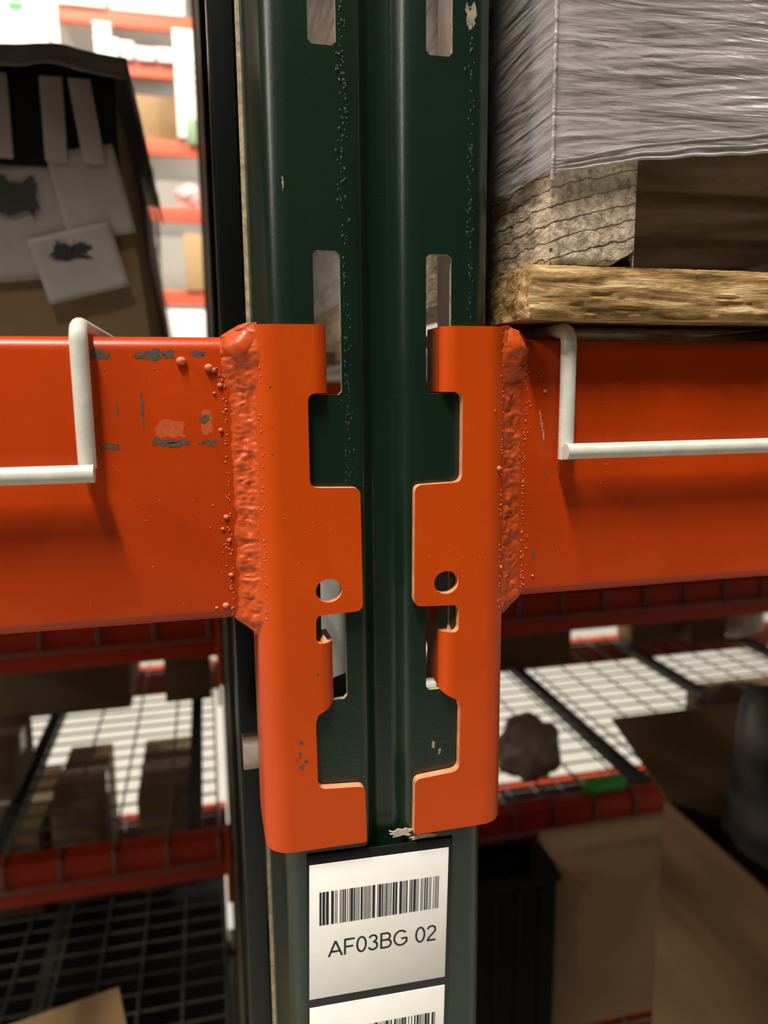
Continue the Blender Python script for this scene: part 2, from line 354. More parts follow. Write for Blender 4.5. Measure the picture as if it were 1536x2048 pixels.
def weld(parent, sg, seed):
    bm = bmesh.new(); rr = random.Random(seed)
    def fn(z, t):
        blob = max(0, 1 - abs(z - 11) / 13.0); blob = blob * blob * (3 - 2 * blob)
        wid = 52.2 + 1.1 * noise.noise((z * .25, seed, 0)) + .5 * noise.noise((z * .9, seed, 3)) + 1.8 * blob
        ax, ay = wid, BY0 + .3; th = math.radians(44 - 10 * blob); bx, by = S_BEND + RC * math.sin(th), PLATE_Y + RC * (1 - math.cos(th)) + .35
        if z > BT - 4.5: ay += 0
        x = ax + (bx - ax) * t; y = ay + (by - ay) * t; h = math.sin(math.pi * t) ** .8
        ln = math.hypot(bx - ax, by - ay); nx, ny = (by - ay) / ln, -(bx - ax) / ln
        if ny > 0: nx, ny = -nx, -ny
        b = (-0.55 + 2.1 * blob + .9 * noise.noise((z * .22, t * 3.5, seed)) + .55 * noise.noise((z * .8, t * 6, seed + 4)) + .25 * abs(noise.noise((z * 2.2, t * 11, seed + 6))) + .12 * math.sin(z * 1.3 + 4 * t)) * h
        zz = z + (.6 * noise.noise((z * .3, t * 3, seed + 9)))
        if z > 16.6 and t < .75: zz = min(zz, 16.6 + (z - 16.6) * (t / .75) ** .5 + .3)
        if z < -77: x -= (-77 - z) * .9 * (1 - t)
        return Vector((sg * (x - abs(nx) * 0 + nx * b), y + ny * b, zz))
    grid(bm, fn, lin(21.0, -83.5, 230), lin(0, 1, 18), flip=sg < 0)
    # closed back so the bead is a solid
    bnd = [e for e in bm.edges if e.is_boundary]; r = bmesh.ops.extrude_edge_only(bm, edges=bnd)
    for v in [g for g in r['geom'] if isinstance(g, bmesh.types.BMVert)]: v.co.y = 6.5; v.co.x = sg * min(abs(v.co.x), 50.5)
    bmesh.ops.recalc_face_normals(bm, faces=bm.faces[:])
    o = finish(bm, 'weld_bead', WELD, parent, 80)
    # knob of weld metal that rises over the beam's top corner
    bm = bmesh.new(); bmesh.ops.create_icosphere(bm, subdivisions=4, radius=1)
    for v in bm.verts:
        d = v.co.copy(); k = 1 + .10 * noise.noise(d * 1.6 + Vector((seed, 0, 0))) + .05 * noise.noise(d * 5)
        v.co = Vector((sg * (46.4 + 7.4 * d.x * k), 5.6 + 7.4 * d.y * k, 13.8 + 7.4 * d.z * k * (1 if d.x < 0 else (1 - .45 * d.x))))
    if sg < 0: bmesh.ops.reverse_faces(bm, faces=bm.faces[:])
    finish(bm, 'weld_knob', WELD, parent, 80)
    bm = bmesh.new()
    for i in range(120):
        z = rr.uniform(-76, 8); s = 52.4 + rr.expovariate(1 / .8)
        sphere(bm, (sg * s, BY0 - .05, z), min(.75, rr.uniform(.12, .42)), 1, (1, .8, 1))
    for i in range(70):
        z = rr.uniform(-80, 19); th = math.radians(42 + rr.gauss(0, 3)); r_ = rr.uniform(.12, .4)
        sphere(bm, (sg * (S_BEND + RC * math.sin(th)), PLATE_Y + RC * (1 - math.cos(th)) - .1, z), r_, 1)
    for i in range(26): sphere(bm, (sg * rr.uniform(54, 100), BY0, rr.uniform(-72, 12)), rr.uniform(.1, .3), 1)
    for i in range(16): sphere(bm, (sg * rr.uniform(12, 36), PLATE_Y, rr.uniform(-70, -36)), rr.uniform(.08, .22), 1)
    big = [(55.4, -72.5, 1.1), (58.5, -73.2, .55), (53.2, -62, .8), (53.4, -50, .7), (54.0, -42, .9), (55.3, -46, .6), (66.0, 9.3, 1.5), (57.5, 7.2, 1.3), (56, 6.4, .9), (54.6, -13, .7), (54.2, 1.5, .8), (56.1, -1, .5)]
    if sg > 0: big = [(45.5, -28, 0), (60.5, -1.5, .7), (47.6, -66, 0), (59, 4, .3), (57.3, -69.8, .5)]
    for s, z, r_ in big:
        if r_: sphere(bm, (sg * s, BY0 - r_ * .35, z), r_, 2, (1.1, 1, .9))
    if sg > 0:
        for s, z, r_ in ((40.6, -28.2, .9), (42.6, -64.5, .7), (38.5, -8, .3)):
            th = math.asin(min(1, max(0, (s - S_BEND) / RC))); sphere(bm, (s, PLATE_Y + RC * (1 - math.cos(th)) - .2, z), r_, 2)
    o = finish(bm, 'weld_spatter', SPAT, parent, 80); o['kind'] = 'stuff'

LB = thing('rack_beam', 'orange box beam with chipped paint left of the green upright, welded to its connector', 'rack beam', (-45, 25, BB))
beam_tube('beam_tube', LB, -2350, -45); connector(LB, -1); weld(LB, -1, 5)
RB = thing('rack_beam', 'orange box beam right of the green upright, carrying the wooden pallet', 'rack beam', (45, 25, BB))
beam_tube('beam_tube', RB, 45, 2350); connector(RB, 1); weld(RB, 1, 21)
# worn paint on the left beam, scuffs, chalk mark
rr = random.Random(9); Y = BY0
def chip_row(par, x0, x1, z, h, n, seed):
    q = random.Random(seed)
    for i in range(n):
        x = q.uniform(x0, x1); flake('paint_chip', CHIP, par, x, z + q.gauss(0, h * .18), q.uniform(1.6, 5.0), q.uniform(.6, 1.15) * h, Y, seed * 31 + i, .04 + .006 * i, 18, .55)
chip_row(LB, -92, -85, 11.0, 2.2, 5, 1); chip_row(LB, -79, -69, 11.3, 2.4, 9, 2); chip_row(LB, -61.5, -58, 11.6, 1.8, 3, 3)
chip_row(LB, -76, -65.5, -17.0, 1.8, 8, 4); chip_row(LB, -60.5, -57.5, -17.0, 1.5, 3, 5); chip_row(LB, -91, -87, -17.5, 1.4, 3, 6); chip_row(LB, -60, -57.6, -9.5, 2.4, 3, 7)
flake('paint_chip', CHIP, LB, -78.8, -6.0, .9, 8.5, Y, 77, .05, 20, .5); flake('paint_chip', CHIP, LB, -86.5, -6.5, .5, 4, Y, 78, .05)
flake('scuff', SCUFF, LB, -70.5, -12.5, 10, 5.5, Y, 79, .03, 30, .25); flake('scuff', SCUFF, LB, -59, -10.5, 3.6, 8.5, Y, 80, .03, 30, .15)
bm = bmesh.new()
q = random.Random(4)
for i in range(90):
    t = i / 89; sphere(bm, (58.6 + 2.1 * t + q.gauss(0, .22), Y, -8.5 - 10.5 * t), q.uniform(.06, .22), 1)
finish(bm, 'chalk_mark', CHALK, RB)
flake('paint_chip', CHIP, RB, 57.6, -61.5, 1.5, 2.2, Y, 90, .06); flake('paint_chip', CHIP, RB, 61.3, -31, .6, 1.6, Y, 91, .06); flake('paint_chip', CHIP, RB, 66, -29.8, .4, 1.6, Y, 92, .06)
flake('paint_chip', CHIP, RB, 63.2, 8.5, .9, .9, Y, 93, .06); flake('paint_chip', CHIP, RB, 96, 8.5, 1.0, 1.0, Y, 94, .06)
for i, (x, z, a, b) in enumerate(((-26, -122, 1.4, 1.4), (-26.5, -126.6, .8, 2.2), (-27.6, -128.4, .5, 1.2), (-26.2, -131, 1.6, 2.0), (-24.6, -129.2, 1.2, 1.2), (-25.5, -97.5, .8, .8), (-38.2, -12, .7, .7), (-38.5, -21, .7, .7), (-38.4, 0.8, .9, .5))):
    flake('paint_chip', CHIP, LB, x + (-6 if i < 5 else 0), z, a, b, PLATE_Y + (0.35 if x < -37 else 0), 100 + i, .06)
# rear beams that carry the back of the two decks
LBr = thing('rack_beam', 'orange rear box beam behind the left chipped beam, under the dark wrapped carton', 'rack beam', (-45, 1045, BB)); beam_tube('beam_tube', LBr, -2350, -45, y0=1024, y1=1066)
RBr = thing('rack_beam', 'orange rear box beam behind the right beam, under the back of the wrapped pallet', 'rack beam', (45, 1045, BB)); beam_tube('beam_tube', RBr, 45, 2350, y0=1024, y1=1066)

# ------------------------------------------------------------------ wire decks
def wire_deck(label, x_edge, sg, width, top, y0, y1, m, mc, drop, pitch_x=101.6, pitch_y=57.0, r=2.8, chans=(), face=None, group=None, rod_z=None):
    """mesh deck: depth wires bent down over the near beam, cross wires, front rod, support channels"""
    xm = x_edge
    t = thing('wire_deck', label, 'wire deck', (xm, y0, top), group)
    yf = face if face is not None else y0 - 4.5
    zt = top + r; rb = 5.0
    pts = [(xm, yf, top - drop)] + [(xm, yf + rb * (1 - math.cos(a)), zt - rb + rb * math.sin(a)) for a in lin(0, math.pi / 2, 9)] + [(xm, y1, zt)]
    bm = bmesh.new(); tube(bm, pts, r, 14); first = finish(bm, 'depth_wire', m, t, 50); n = int(width / pitch_x)
    for i in range(1, n + 1): copy_part(first, (sg * pitch_x * i, 0, 0))
    xa, xb = sorted((xm - sg * 2.5, xm + sg * width))
    bm = bmesh.new(); tube(bm, [(xa, 0, 0), (xb, 0, 0)], r, 14)
    rz = rod_z if rod_z is not None else top - drop + 3
    for v in bm.verts: v.co += Vector((0, yf - 2 * r + .7, rz))
    rod = finish(bm, 'front_rod', m, t, 50)
    bm = bmesh.new(); tube(bm, [(xa, y0 + 62, zt - 2 * r + .6), (xb, y0 + 62, zt - 2 * r + .6)], r, 8); cw = finish(bm, 'cross_wire', m, t, 50)
    k = 1
    while y0 + 62 + k * pitch_y < y1 - 5: copy_part(cw, (0, pitch_y * k, 0)); k += 1
    for c in chans:
        part_box('support_channel', mc, t, c - 15, c + 15, y0 + 48, y1 - 48, top - 32, top - .2, bev=2)
    return t
wire_deck('pale grey wire deck hooked over the left orange beam below the dark carton', -96, -1, 1120, BT, BY0, 1060, WIRE, CHAN, 41, face=0.4, rod_z=-25.2, chans=(-350, -900))
wire_deck('pale grey wire deck hooked over the right orange beam under the pallet', 67.6, 1, 1120, BT, BY0, 1060, WIRE, CHAN, 43, face=0.4, rod_z=-22.8, chans=(330, 880))

# ------------------------------------------------------------------ pallet with wrapped load (right)
PZ = BT + 2 * 2.8 + 0.4
pal = thing('wooden_pallet', 'weathered wooden pallet with torn golden bottom board on the right deck', 'pallet', (560, 500, PZ))
PY0 = -9.0
def torn_board(x0, x1, y0, y1, z0, z1, seed, nfine):
    bm = bmesh.new(); xs = lin(x0, x0 + 150, nfine) + lin(x0 + 160, x1, 40)[0:]
    def ring(x):
        pts = []; nz, ny = 16, 6
        for k in range(nz): pts.append((y0, z0 + (z1 - z0) * k / nz))
        for k in range(ny): pts.append((y0 + (y1 - y0) * k / ny, z1))
        for k in range(nz): pts.append((y1, z1 - (z1 - z0) * k / nz))
        for k in range(ny): pts.append((y1 - (y1 - y0) * k / ny, z0))
        out = []
        for (y, z) in pts:
            d = 0
            if y == y0:
                d = .9 * noise.noise((x * .035, z * .45, seed)) + .55 * noise.noise((x * .12, z * 1.0, seed + 3)) + .3 * abs(noise.noise((x * .3, z * 1.8, seed + 5)))
                edge = min(z - z0, z1 - z) / 3.0
                if edge < 1: d += (1 - edge) ** 2 * 1.1
            zz = z
            if z == z1: zz = z - .7 * abs(noise.noise((x * .08, y * .05, seed + 7))) - .2 * noise.noise((x * .5, y * .2, seed))
            if z == z0: zz = z + .5 * abs(noise.noise((x * .06, y * .05, seed + 8)))
            out.append(Vector((x + (.8 * noise.noise((y * .3, z * .3, seed)) if x == x0 else 0), y + d, zz)))
        return out
    R = [[bm.verts.new(p) for p in ring(x)] for x in xs]; n = len(R[0])
    for a, b in zip(R, R[1:]):
        for k in range(n): bm.faces.new((a[k], b[k], b[(k + 1) % n], a[(k + 1) % n]))
    bm.faces.new(R[0]); bm.faces.new(R[-1][::-1]); bmesh.ops.recalc_face_normals(bm, faces=bm.faces[:])
    return finish(bm, 'bottom_board', WOOD_GOLD, pal, 40)
torn_board(48.3, 1064, PY0, 58, PZ, PZ + 17.4, 2, 170)
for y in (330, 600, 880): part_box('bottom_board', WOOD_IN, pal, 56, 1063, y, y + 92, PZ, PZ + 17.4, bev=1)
SZ0, SZ1 = PZ + 17.6, PZ + 105
def stringer(x0, x1, m, seed):
    bm = bmesh.new(); xs = lin(x0, x1, 24); zs = lin(SZ0, SZ1, 60)
    def fn(x, z):
        ex = min(x - x0, x1 - x) / 1.6; ez = (z - SZ0) / 2.0; d = 0
        if ex < 1: d += (1 - ex) ** 2 * .9
        if ez < 1: d += (1 - ez) ** 2 * .9
        d += .35 * noise.noise((x * .15, z * .5, seed)) + .18 * noise.noise((x * .8, z * .8, seed + 2))
        chamf = max(0, (x - (x1 - 9)) - (z - SZ0) * 1.6)
        return Vector((x, PY0 + .8 + d, z + (chamf * .6 if chamf > 0 else 0)))
    grid(bm, fn, xs, zs)
    ys = lin(PY0 + 1.7, 1000, 2)
    # side walls, rough on the left
    def left(y, z): 
        return Vector((x0 + (.6 * noise.noise((y * .2, z * .4, seed + 6)) if y > PY0 + 3 else 0), y, z))
    grid(bm, left, lin(PY0 + 1.7, 70, 50) + lin(90, 1007, 20), zs, flip=True)
    grid(bm, lambda y, z: Vector((x1, y, z)), [PY0 + 1.7, 1007], [SZ0, SZ1])
    grid(bm, lambda x, y: Vector((x, y, SZ1)), [x0, x1], [PY0 + 1.7, 1007]); grid(bm, lambda x, y: Vector((x, y, SZ0)), [x0, x1], [PY0 + 1.7, 1007], flip=True)
    grid(bm, lambda x, z: Vector((x, 1007, z)), [x0, x1], [SZ0, SZ1], flip=True)
    bmesh.ops.remove_doubles(bm, verts=bm.verts[:], dist=.02); bmesh.ops.recalc_face_normals(bm, faces=bm.faces[:])
    return finish(bm, 'stringer', m, pal, 45)
stringer(55.5, 87.0, WOOD_END, 3); stringer(540, 572, WOOD_END, 13); stringer(1026, 1058, WOOD_END, 23)
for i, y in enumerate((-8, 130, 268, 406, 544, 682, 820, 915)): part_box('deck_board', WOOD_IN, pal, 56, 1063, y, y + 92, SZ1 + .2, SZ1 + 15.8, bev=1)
LZ = SZ1 + 16
def carton(name, label, x0, x1, y0, y1, z0, z1, m=None, cat='carton', group=None, tape=True, flaps=True):
    m = m or CARD; t = thing(name, label, cat, ((x0 + x1) / 2, (y0 + y1) / 2, z0), group); w_ = y1 - y0; bv = min(4, (x1 - x0) * .03)
    part_box('body', m, t, x0, x1, y0, y1, z0, z1 - (3 if flaps else 0), bev=bv)
    if flaps:
        part_box('flap', m, t, x0 + 1, x1 - 1, y0 + 1, (y0 + y1) / 2 - 1.2, z1 - 3, z1, bev=.9); part_box('flap', m, t, x0 + 1, x1 - 1, (y0 + y1) / 2 + 1.2, y1 - 1, z1 - 3, z1, bev=.9)
    if tape:
        xm = (y0 + y1) / 2; part_box('tape', TAPE, t, x0 - .4, x1 + .4, xm - 24, xm + 24, z1 - .3, z1 + .4, bev=0)
        part_box('tape', TAPE, t, x0 - .5, x0 + .2, xm - 24, xm + 24, z1 - min(70, (z1 - z0) * .4), z1 + .4, bev=0)
        part_box('tape', TAPE, t, x1 - .2, x1 + .5, xm - 24, xm + 24, z1 - min(70, (z1 - z0) * .4), z1 + .4, bev=0)
    return t
carton('carton', 'grey-brown carton load wrapped in film on the wooden pallet', 58, 1055, -2, 1000, LZ, LZ + 900, CARD_G)
wrap = thing('stretch_wrap', 'clear wrinkled stretch film around the load on the wooden pallet', 'film', (560, 500, 75))
def zlow(x): 
    return 68.3 + 5.9 * min(1, (x - 54) / 32) + (5.4 * min(1, max(0, (x - 86) / 52)) if x > 86 else 0) + .5 * noise.noise((x * .1, 3, 1))
def fold(x, z):
    a = .55 * noise.noise((x * .018, z * .16 - x * .02, 5)) + .5 * (1 - 2 * abs(noise.noise((x * .012, z * .30 - x * .035, 9)))) + .28 * (1 - 2 * abs(noise.noise((x * .02, z * .75 - x * .10, 14))))
    return a
def film_front(x, v):
    z0 = zlow(x); z = z0 + v
    near = min(1, (x - 54) / 6.0); 
    return Vector((x, PY0 - 1.6 - near * (.6 + .42 * fold(x, z)), z))
bm = bmesh.new(); grid(bm, film_front, lin(54, 190, 150) + lin(200, 1062, 30), lin(0, 75, 150) + lin(85, 1010, 24)); finish(bm, 'front_film', FILM, wrap, 80)
for k, (dz, dy, r_) in enumerate(((0.4, -.5, .55), (2.6, -.2, .35), (5.2, -.3, .3))):
    bm = bmesh.new(); tube(bm, [(x, PY0 - 2.3 + dy + .3 * noise.noise((x * .1, k, 4)), zlow(x) + dz * (.35 + x / 160) + .6 * noise.noise((x * .05, k * 3, 8))) for x in lin(55, 330, 140)], r_, 6); finish(bm, 'bunched_edge', FILM, wrap, 80)
def film_side(y, v):
    z = 68.0 + (2.0 - .030 * max(0, y) * 0) + v
    near = min(1, max(0, (y + 11) / 8.0))
    return Vector((54 - near * (.3 + .4 * fold(y * .9 + 300, z)) , y, z + .8 * noise.noise((y * .05, 7, 2))))
bm = bmesh.new(); grid(bm, film_side, lin(PY0 - 1.6, 120, 80) + lin(140, 1010, 30), lin(0, 75, 110) + lin(85, 1010, 24), flip=True); finish(bm, 'side_film', FILM, wrap, 80)
bm = bmesh.new(); tube(bm, [(54.2 + .35 * noise.noise((z * .6, 1, 1)), PY0 - 1.7 + .25 * noise.noise((z * .7, 5, 1)), z) for z in lin(66.5, 160, 120)], .75, 8); finish(bm, 'bunched_edge', FILM, wrap, 80)

# ------------------------------------------------------------------ dark wrapped carton (left bay)
DZ = BT + 6.2
dk = thing('wrapped_carton', 'dark film-wrapped carton with black panel and shipping papers on the left deck', 'carton', (-420, 640, DZ))
bm = bmesh.new(); box(bm, -720, -117, 402, 870, DZ, 236, bev=4)
for v in bm.verts:
    if v.co.x > -400: v.co.x += (236 - v.co.z) * .10
finish(bm, 'body', CARD_D, dk, 40)
part_box('black_panel', BLACKP, dk, -700, -114.5, 396, 402.5, 168, 237, bev=1)
for x, lean in ((-196, 0), (-158, 0), (-131, 4)):
    bm = bmesh.new(); box(bm, x - 9, x + 7, 392.5, 396.4, 172, 231, bev=.8)
    for v in bm.verts: v.co.x -= lean * (v.co.z - 172) / 59 * 1.8
    finish(bm, 'pale_strip', PAPER_D, dk, 40)
def paper(name, m, par, cx, cz, w_, h_, ang, y, seed):
    bm = bmesh.new(); ca, sa = math.cos(math.radians(ang)), math.sin(math.radians(ang))
    def fn(u, v):
        x = u * w_ / 2; z = v * h_ / 2; return Vector((cx + x * ca - z * sa, y - 1.0 - 1.0 * noise.noise((u * 1.5, v * 1.5, seed)), cz + x * sa + z * ca))
    grid(bm, fn, lin(-1, 1, 12), lin(-1, 1, 12)); o = finish(bm, name, m, par, 60); s = o.modifiers.new('sheet', 'SOLIDIFY'); s.thickness = .0004; return o
paper('shipping_paper', PAPER_D, dk, -176, 130, 92, 88, 6, 399, 1)
paper('shipping_paper', PAPER_D, dk, -136, 150, 50, 66, 12, 396.5, 2)
pp = paper('shipping_paper', PAPER_D, dk, -148, 98, 62, 50, 15, 394.5, 3)
flake('ink_blot', INK, pp, -154, 105, 24, 9, 392.8, 31, .2, 26, .45); flake('ink_blot', INK, pp, -146, 108.5, 13, 7, 392.8, 33, .3, 20, .5); flake('ink_blot', INK, pp, -161, 109, 7, 9, 392.8, 34, .3, 20, .5)
flake('ink_blot', CHAN, dk, -190, 146, 34, 26, 396, 32, .2, 26, .3)
# loose film skirt hanging off its right side and bunched on top
bm = bmesh.new()
def skirt(y, v):
    z = 240 - v * 210; out = 6 + 40 * (max(0, v - .35)) ** 1.5
    return Vector((-113 + out + 5 * noise.noise((y * .01, z * .015, 3)), y, z))
grid(bm, skirt, lin(560, 900, 40), lin(0, 1, 40)); finish(bm, 'loose_film', FILM_D, dk, 80)
bm = bmesh.new()
def cap(x, y):
    hump = 17 * math.exp(-((x + 158) / 32) ** 2) + 8 * math.exp(-((x + 330) / 60) ** 2)
    return Vector((x, y, 243 + (hump + 5 * noise.noise((x * .02, y * .01, 6)) + 3 * noise.noise((x * .07, y * .04, 2))) * min(1, (y - 380) / 40) + 4))
xs, ys = lin(-735, -104, 90), lin(394, 880, 40)
grid(bm, cap, xs, ys)
def drape(x, t): p = cap(x, 394); return Vector((x, 394 - 3 * t + 1.5 * noise.noise((x * .05, t * 2, 3)), p.z - t * (15 + 3 * noise.noise((x * .04, 2, 2)))))
grid(bm, drape, xs, lin(0, 1, 8), flip=True)
def drape_side(y, t): p = cap(-104, y); return Vector((-104 + 2.5 * t + 1.5 * noise.noise((y * .03, t * 2, 5)), y, p.z - t * (22 + 6 * noise.noise((y * .02, 1, 2)))))
grid(bm, drape_side, ys, lin(0, 1, 8))
bmesh.ops.remove_doubles(bm, verts=bm.verts[:], dist=.05)
o = finish(bm, 'bunched_film', mat('grey_bunched_film', (0.13, 0.115, 0.105), 0.45, var=.2, vscale=20), dk, 80); q_ = o.modifiers.new('film', 'SOLIDIFY'); q_.thickness = .0012; q_.offset = 1

# ------------------------------------------------------------------ location label on the upright
LBL = thing('location_label', 'white barcode location label on black backing below the connectors', 'label', (-3.8, 0, -232))
def rot(p, a=math.radians(-1.4), c=(-3.8, -200)):
    x, z = p[0] - c[0], p[1] - c[1]; return (c[0] + x * math.cos(a) - z * math.sin(a), c[1] + x * math.sin(a) + z * math.cos(a))
def slab(name, m, par, x0, x1, z0, z1, ya, yb, bev=0):
    bm = bmesh.new(); box(bm, x0, x1, ya, yb, z0, z1, bev=bev)
    for v in bm.verts: v.co.x, v.co.z = rot((v.co.x, v.co.z))
    return finish(bm, name, m, par, 40)
slab('backing', MAGNET, LBL, -31.6, 24.3, -300, -168.2, -0.9, -0.02, .25)
def bars(par, x0, x1, z0, z1, seed, y):
    q = random.Random(seed); bm = bmesh.new(); x = x0; 
    while x < x1 - .4:
        w_ = q.choice((.28, .28, .36, .55, .8, 1.05)); box(bm, x, min(x1, x + w_), y - .06, y + .02, z0, z1); x += w_ + q.choice((.2, .22, .3, .3, .45, .85))
    for v in bm.verts: v.co.x, v.co.z = rot((v.co.x, v.co.z))
    return finish(bm, 'barcode', INK, par)
pl1 = slab('paper_label', PAPER, LBL, -30.7, 22.6, -227.2, -172.0, -1.12, -0.88, .05)
bars(pl1, -27.0, 19.6, -196.8, -183.3, 5, -1.12)
pl2 = slab('paper_label', PAPER, LBL, -30.6, 22.7, -286, -230.9, -1.12, -0.88, .05)
bars(pl2, -27.0, 19.6, -255.0, -242.0, 8, -1.12)
def arc(cx, cz, rx, rz, a0, a1, n=22): return [(cx + rx * math.cos(math.radians(a)), cz + rz * math.sin(math.radians(a))) for a in lin(a0, a1, n)]
GLYPH = {   # plain grotesque capitals, unit cap height
    'A': (.70, [[(.02, 0), (.35, .96)], [(.35, .96), (.68, 0)], [(.14, .31), (.56, .31)]]),
    'F': (.62, [[(.10, 0), (.10, 1)], [(.06, .95), (.58, .95)], [(.10, .50), (.51, .50)]]),
    '0': (.57, [arc(.285, .5, .215, .46, 0, 360, 44)]),
    '3': (.57, [arc(.27, .745, .185, .205, 165, -90), arc(.27, .29, .215, .245, 90, -165)]),
    'B': (.68, [[(.10, 0), (.10, 1)], [(.10, .95), (.34, .95)] + arc(.36, .74, .185, .21, 90, -90) + [(.10, .53)], [(.36, .53)] + arc(.38, .29, .215, .24, 90, -90) + [(.10, .05)]]),
    'G': (.78, [arc(.40, .5, .335, .46, 42, 318, 40) + [(.70, .22), (.70, .47)], [(.42, .465), (.74, .465)]]),
    '2': (.57, [arc(.28, .73, .20, .225, 170, -22) + [(.40, .52), (.20, .30), (.07, .05)], [(.04, .05), (.50, .05)]]), ' ': (.30, [])}
def text(par, body, x0, width, zbase, y, cap=6.6, st=.118):
    tot = sum(GLYPH[c][0] + .02 for c in body); k = width / tot; bm = bmesh.new(); x = 0
    for n_c, c in enumerate(body):
        for q_, ln in enumerate(GLYPH[c][1]):
            P = [Vector((x0 + (x + p[0]) * k, zbase + p[1] * cap)) for p in ln]; h = st * cap / 2; a, b = [], []; yy = y - .012 * q_
            for i in range(len(P)):
                closed = (P[0] - P[-1]).length < .01
                d0 = P[i] - P[i - 1] if i else (P[-1] - P[-2] if closed else P[1] - P[0]); d1 = P[i + 1] - P[i] if i < len(P) - 1 else (P[1] - P[0] if closed else d0)
                d = (d0.normalized() + d1.normalized()).normalized(); nn = Vector((-d.y, d.x)); l = h / max(.5, nn.dot(Vector((-d1.normalized().y, d1.normalized().x))))
                for lst, sg_ in ((a, 1), (b, -1)):
                    qx, qz = rot(P[i] + nn * l * sg_); lst.append(bm.verts.new((qx, yy, qz)))
            for i in range(len(P) - 1): bm.faces.new((a[i], a[i + 1], b[i + 1], b[i]))
        x += GLYPH[c][0] + .02
    for f in bm.faces:
        f.normal_update()
        if f.normal.y > 0: f.normal_flip()
    return finish(bm, 'lettering', INK, par)
text(pl1, 'AF03BG 02', -23.6, 42.6, -210.4, -1.17)

# ------------------------------------------------------------------ second rack row behind
RY0, RY1 = 1200, 2252
f2 = thing('rack_upright', 'dark green upright of the rack row behind, hidden behind the front upright', 'rack upright', (0, RY0, FLOOR_Z))
add_column(f2, 0, RY0); add_column(f2, 0, RY1, True); foot(f2, 0, RY0 - 20, RY0 + 95); foot(f2, 0, RY1 - 95, RY1 + 20)
def rear_beam(label, x0, x1, top, y, h=92, m=None):
    t = thing('rack_beam', label, 'rack beam', ((x0 + x1) / 2, y, top - h)); beam_tube('beam_tube', t, x0, x1, top, top - h, y, y + 42, m or ORANGE_B)
    for x in (x0, x1): 
        part_box('end_connector', ORANGE, t, x - 5 if x > 0 and x < 500 or x < -500 else x - 5, x + 5, y - 4, y + 38, top - h - 60, top + 3, bev=1.5)
    return t
def rear_level(side, top, name, far=True, near=True, chans=()):
    x0, x1 = (-2350, -52) if side < 0 else (52, 2350); s = 'left' if side < 0 else 'right'
    if near: rear_beam(f'dark red {name} shelf beam of the row behind, {s} of the upright, near side', x0, x1, top, RY0, m=REDB)
    if far: rear_beam(f'red {name} shelf beam of the row behind, {s} of the upright, aisle side', x0, x1, top, RY1 - 42)
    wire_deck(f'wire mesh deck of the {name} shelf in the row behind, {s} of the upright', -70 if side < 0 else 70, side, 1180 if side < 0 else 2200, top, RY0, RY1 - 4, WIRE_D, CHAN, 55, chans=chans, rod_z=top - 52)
rear_level(-1, -426, 'upper'); rear_level(1, -440, 'upper')
rear_level(-1, -902, 'middle', chans=(-118, -505, -900)); rear_level(1, -945, 'middle', chans=(520, 945, 1430, 1900))
rear_level(-1, -1425, 'bottom', chans=(-505, -900)); rear_level(1, -1500, 'bottom', chans=(945,))
for x0, x1, s_ in ((-1330, -62, 'left'), (62, 2200, 'right')):  # black floor cartons, added to darken the view under the bottom shelf
    carton('carton', f'long dark carton on the floor under the bottom rear shelf, {s_} of the upright', x0, x1, 1260, 2230, FLOOR_Z, FLOOR_Z + 380, BLACKP, tape=False)
# cartons added on that row's upper shelf, hidden behind the front beams, for shade
for i, (x0, x1) in enumerate(((-1250, -700), (-690, -80), (80, 700), (715, 1330), (1345, 2100))):
    z = (-426 if x1 < 0 else -440) + 6.2
    carton('carton', ['long brown carton at the far left of the upper rear shelf', 'brown carton on the upper rear shelf behind the left orange beam', 'brown carton on the upper rear shelf behind the right connector', 'brown carton on the upper rear shelf behind the middle of the right beam', 'brown carton at the far right of the upper rear shelf'][i], x0, x1, RY0 + 30, RY1 - 20, z, z + 270, CARD)
Z2 = -902 + 6.2; Z2r = -945 + 6.2; Z3 = -1425 + 6.2; Z3r = -1500 + 6.2
carton('carton', 'wide dark brown carton on the middle rear shelf under the left beam', -760, -300, 1890, 2230, Z2, Z2 + 235, CARD_D)
carton('carton', 'small dark carton on the middle rear shelf close to the upright', -205, -75, 1900, 2100, Z2, Z2 + 190, CARD_D)
carton('carton', 'low brown carton on the middle rear shelf cut by the left picture edge', -800, -505, 1440, 1640, Z2, Z2 + 120, CARD_G)
carton('carton', 'dark carton on the bottom rear shelf, left of the bright gap', -520, -392, 1800, 2160, Z3, Z3 + 300, CARD_D)
carton('carton', 'dark carton on the bottom rear shelf, right of the bright gap', -292, -150, 1800, 2160, Z3, Z3 + 295, CARD_D)
carton('carton', 'dark carton on the bottom rear shelf beside the left picture edge', -900, -548, 1780, 2160, Z3, Z3 + 240, CARD_D)
carton('carton', 'dark carton on the middle rear shelf right of the right connector', 760, 1130, 2000, 2230, Z2r, Z2r + 150, CARD_D)
carton('carton', 'tan carton on the middle rear shelf, pink beam edge to its left', 1440, 1625, 2120, 2230, Z2r, Z2r + 190, CARD)
carton('carton', 'grey dark carton on the middle rear shelf beside the tan carton', 1640, 1790, 2060, 2230, Z2r, Z2r + 180, CARD_D)
carton('carton', 'big dark carton on the bottom rear shelf at the right', 1700, 2300, 1500, 2150, Z3r, Z3r + 360, CARD_D)
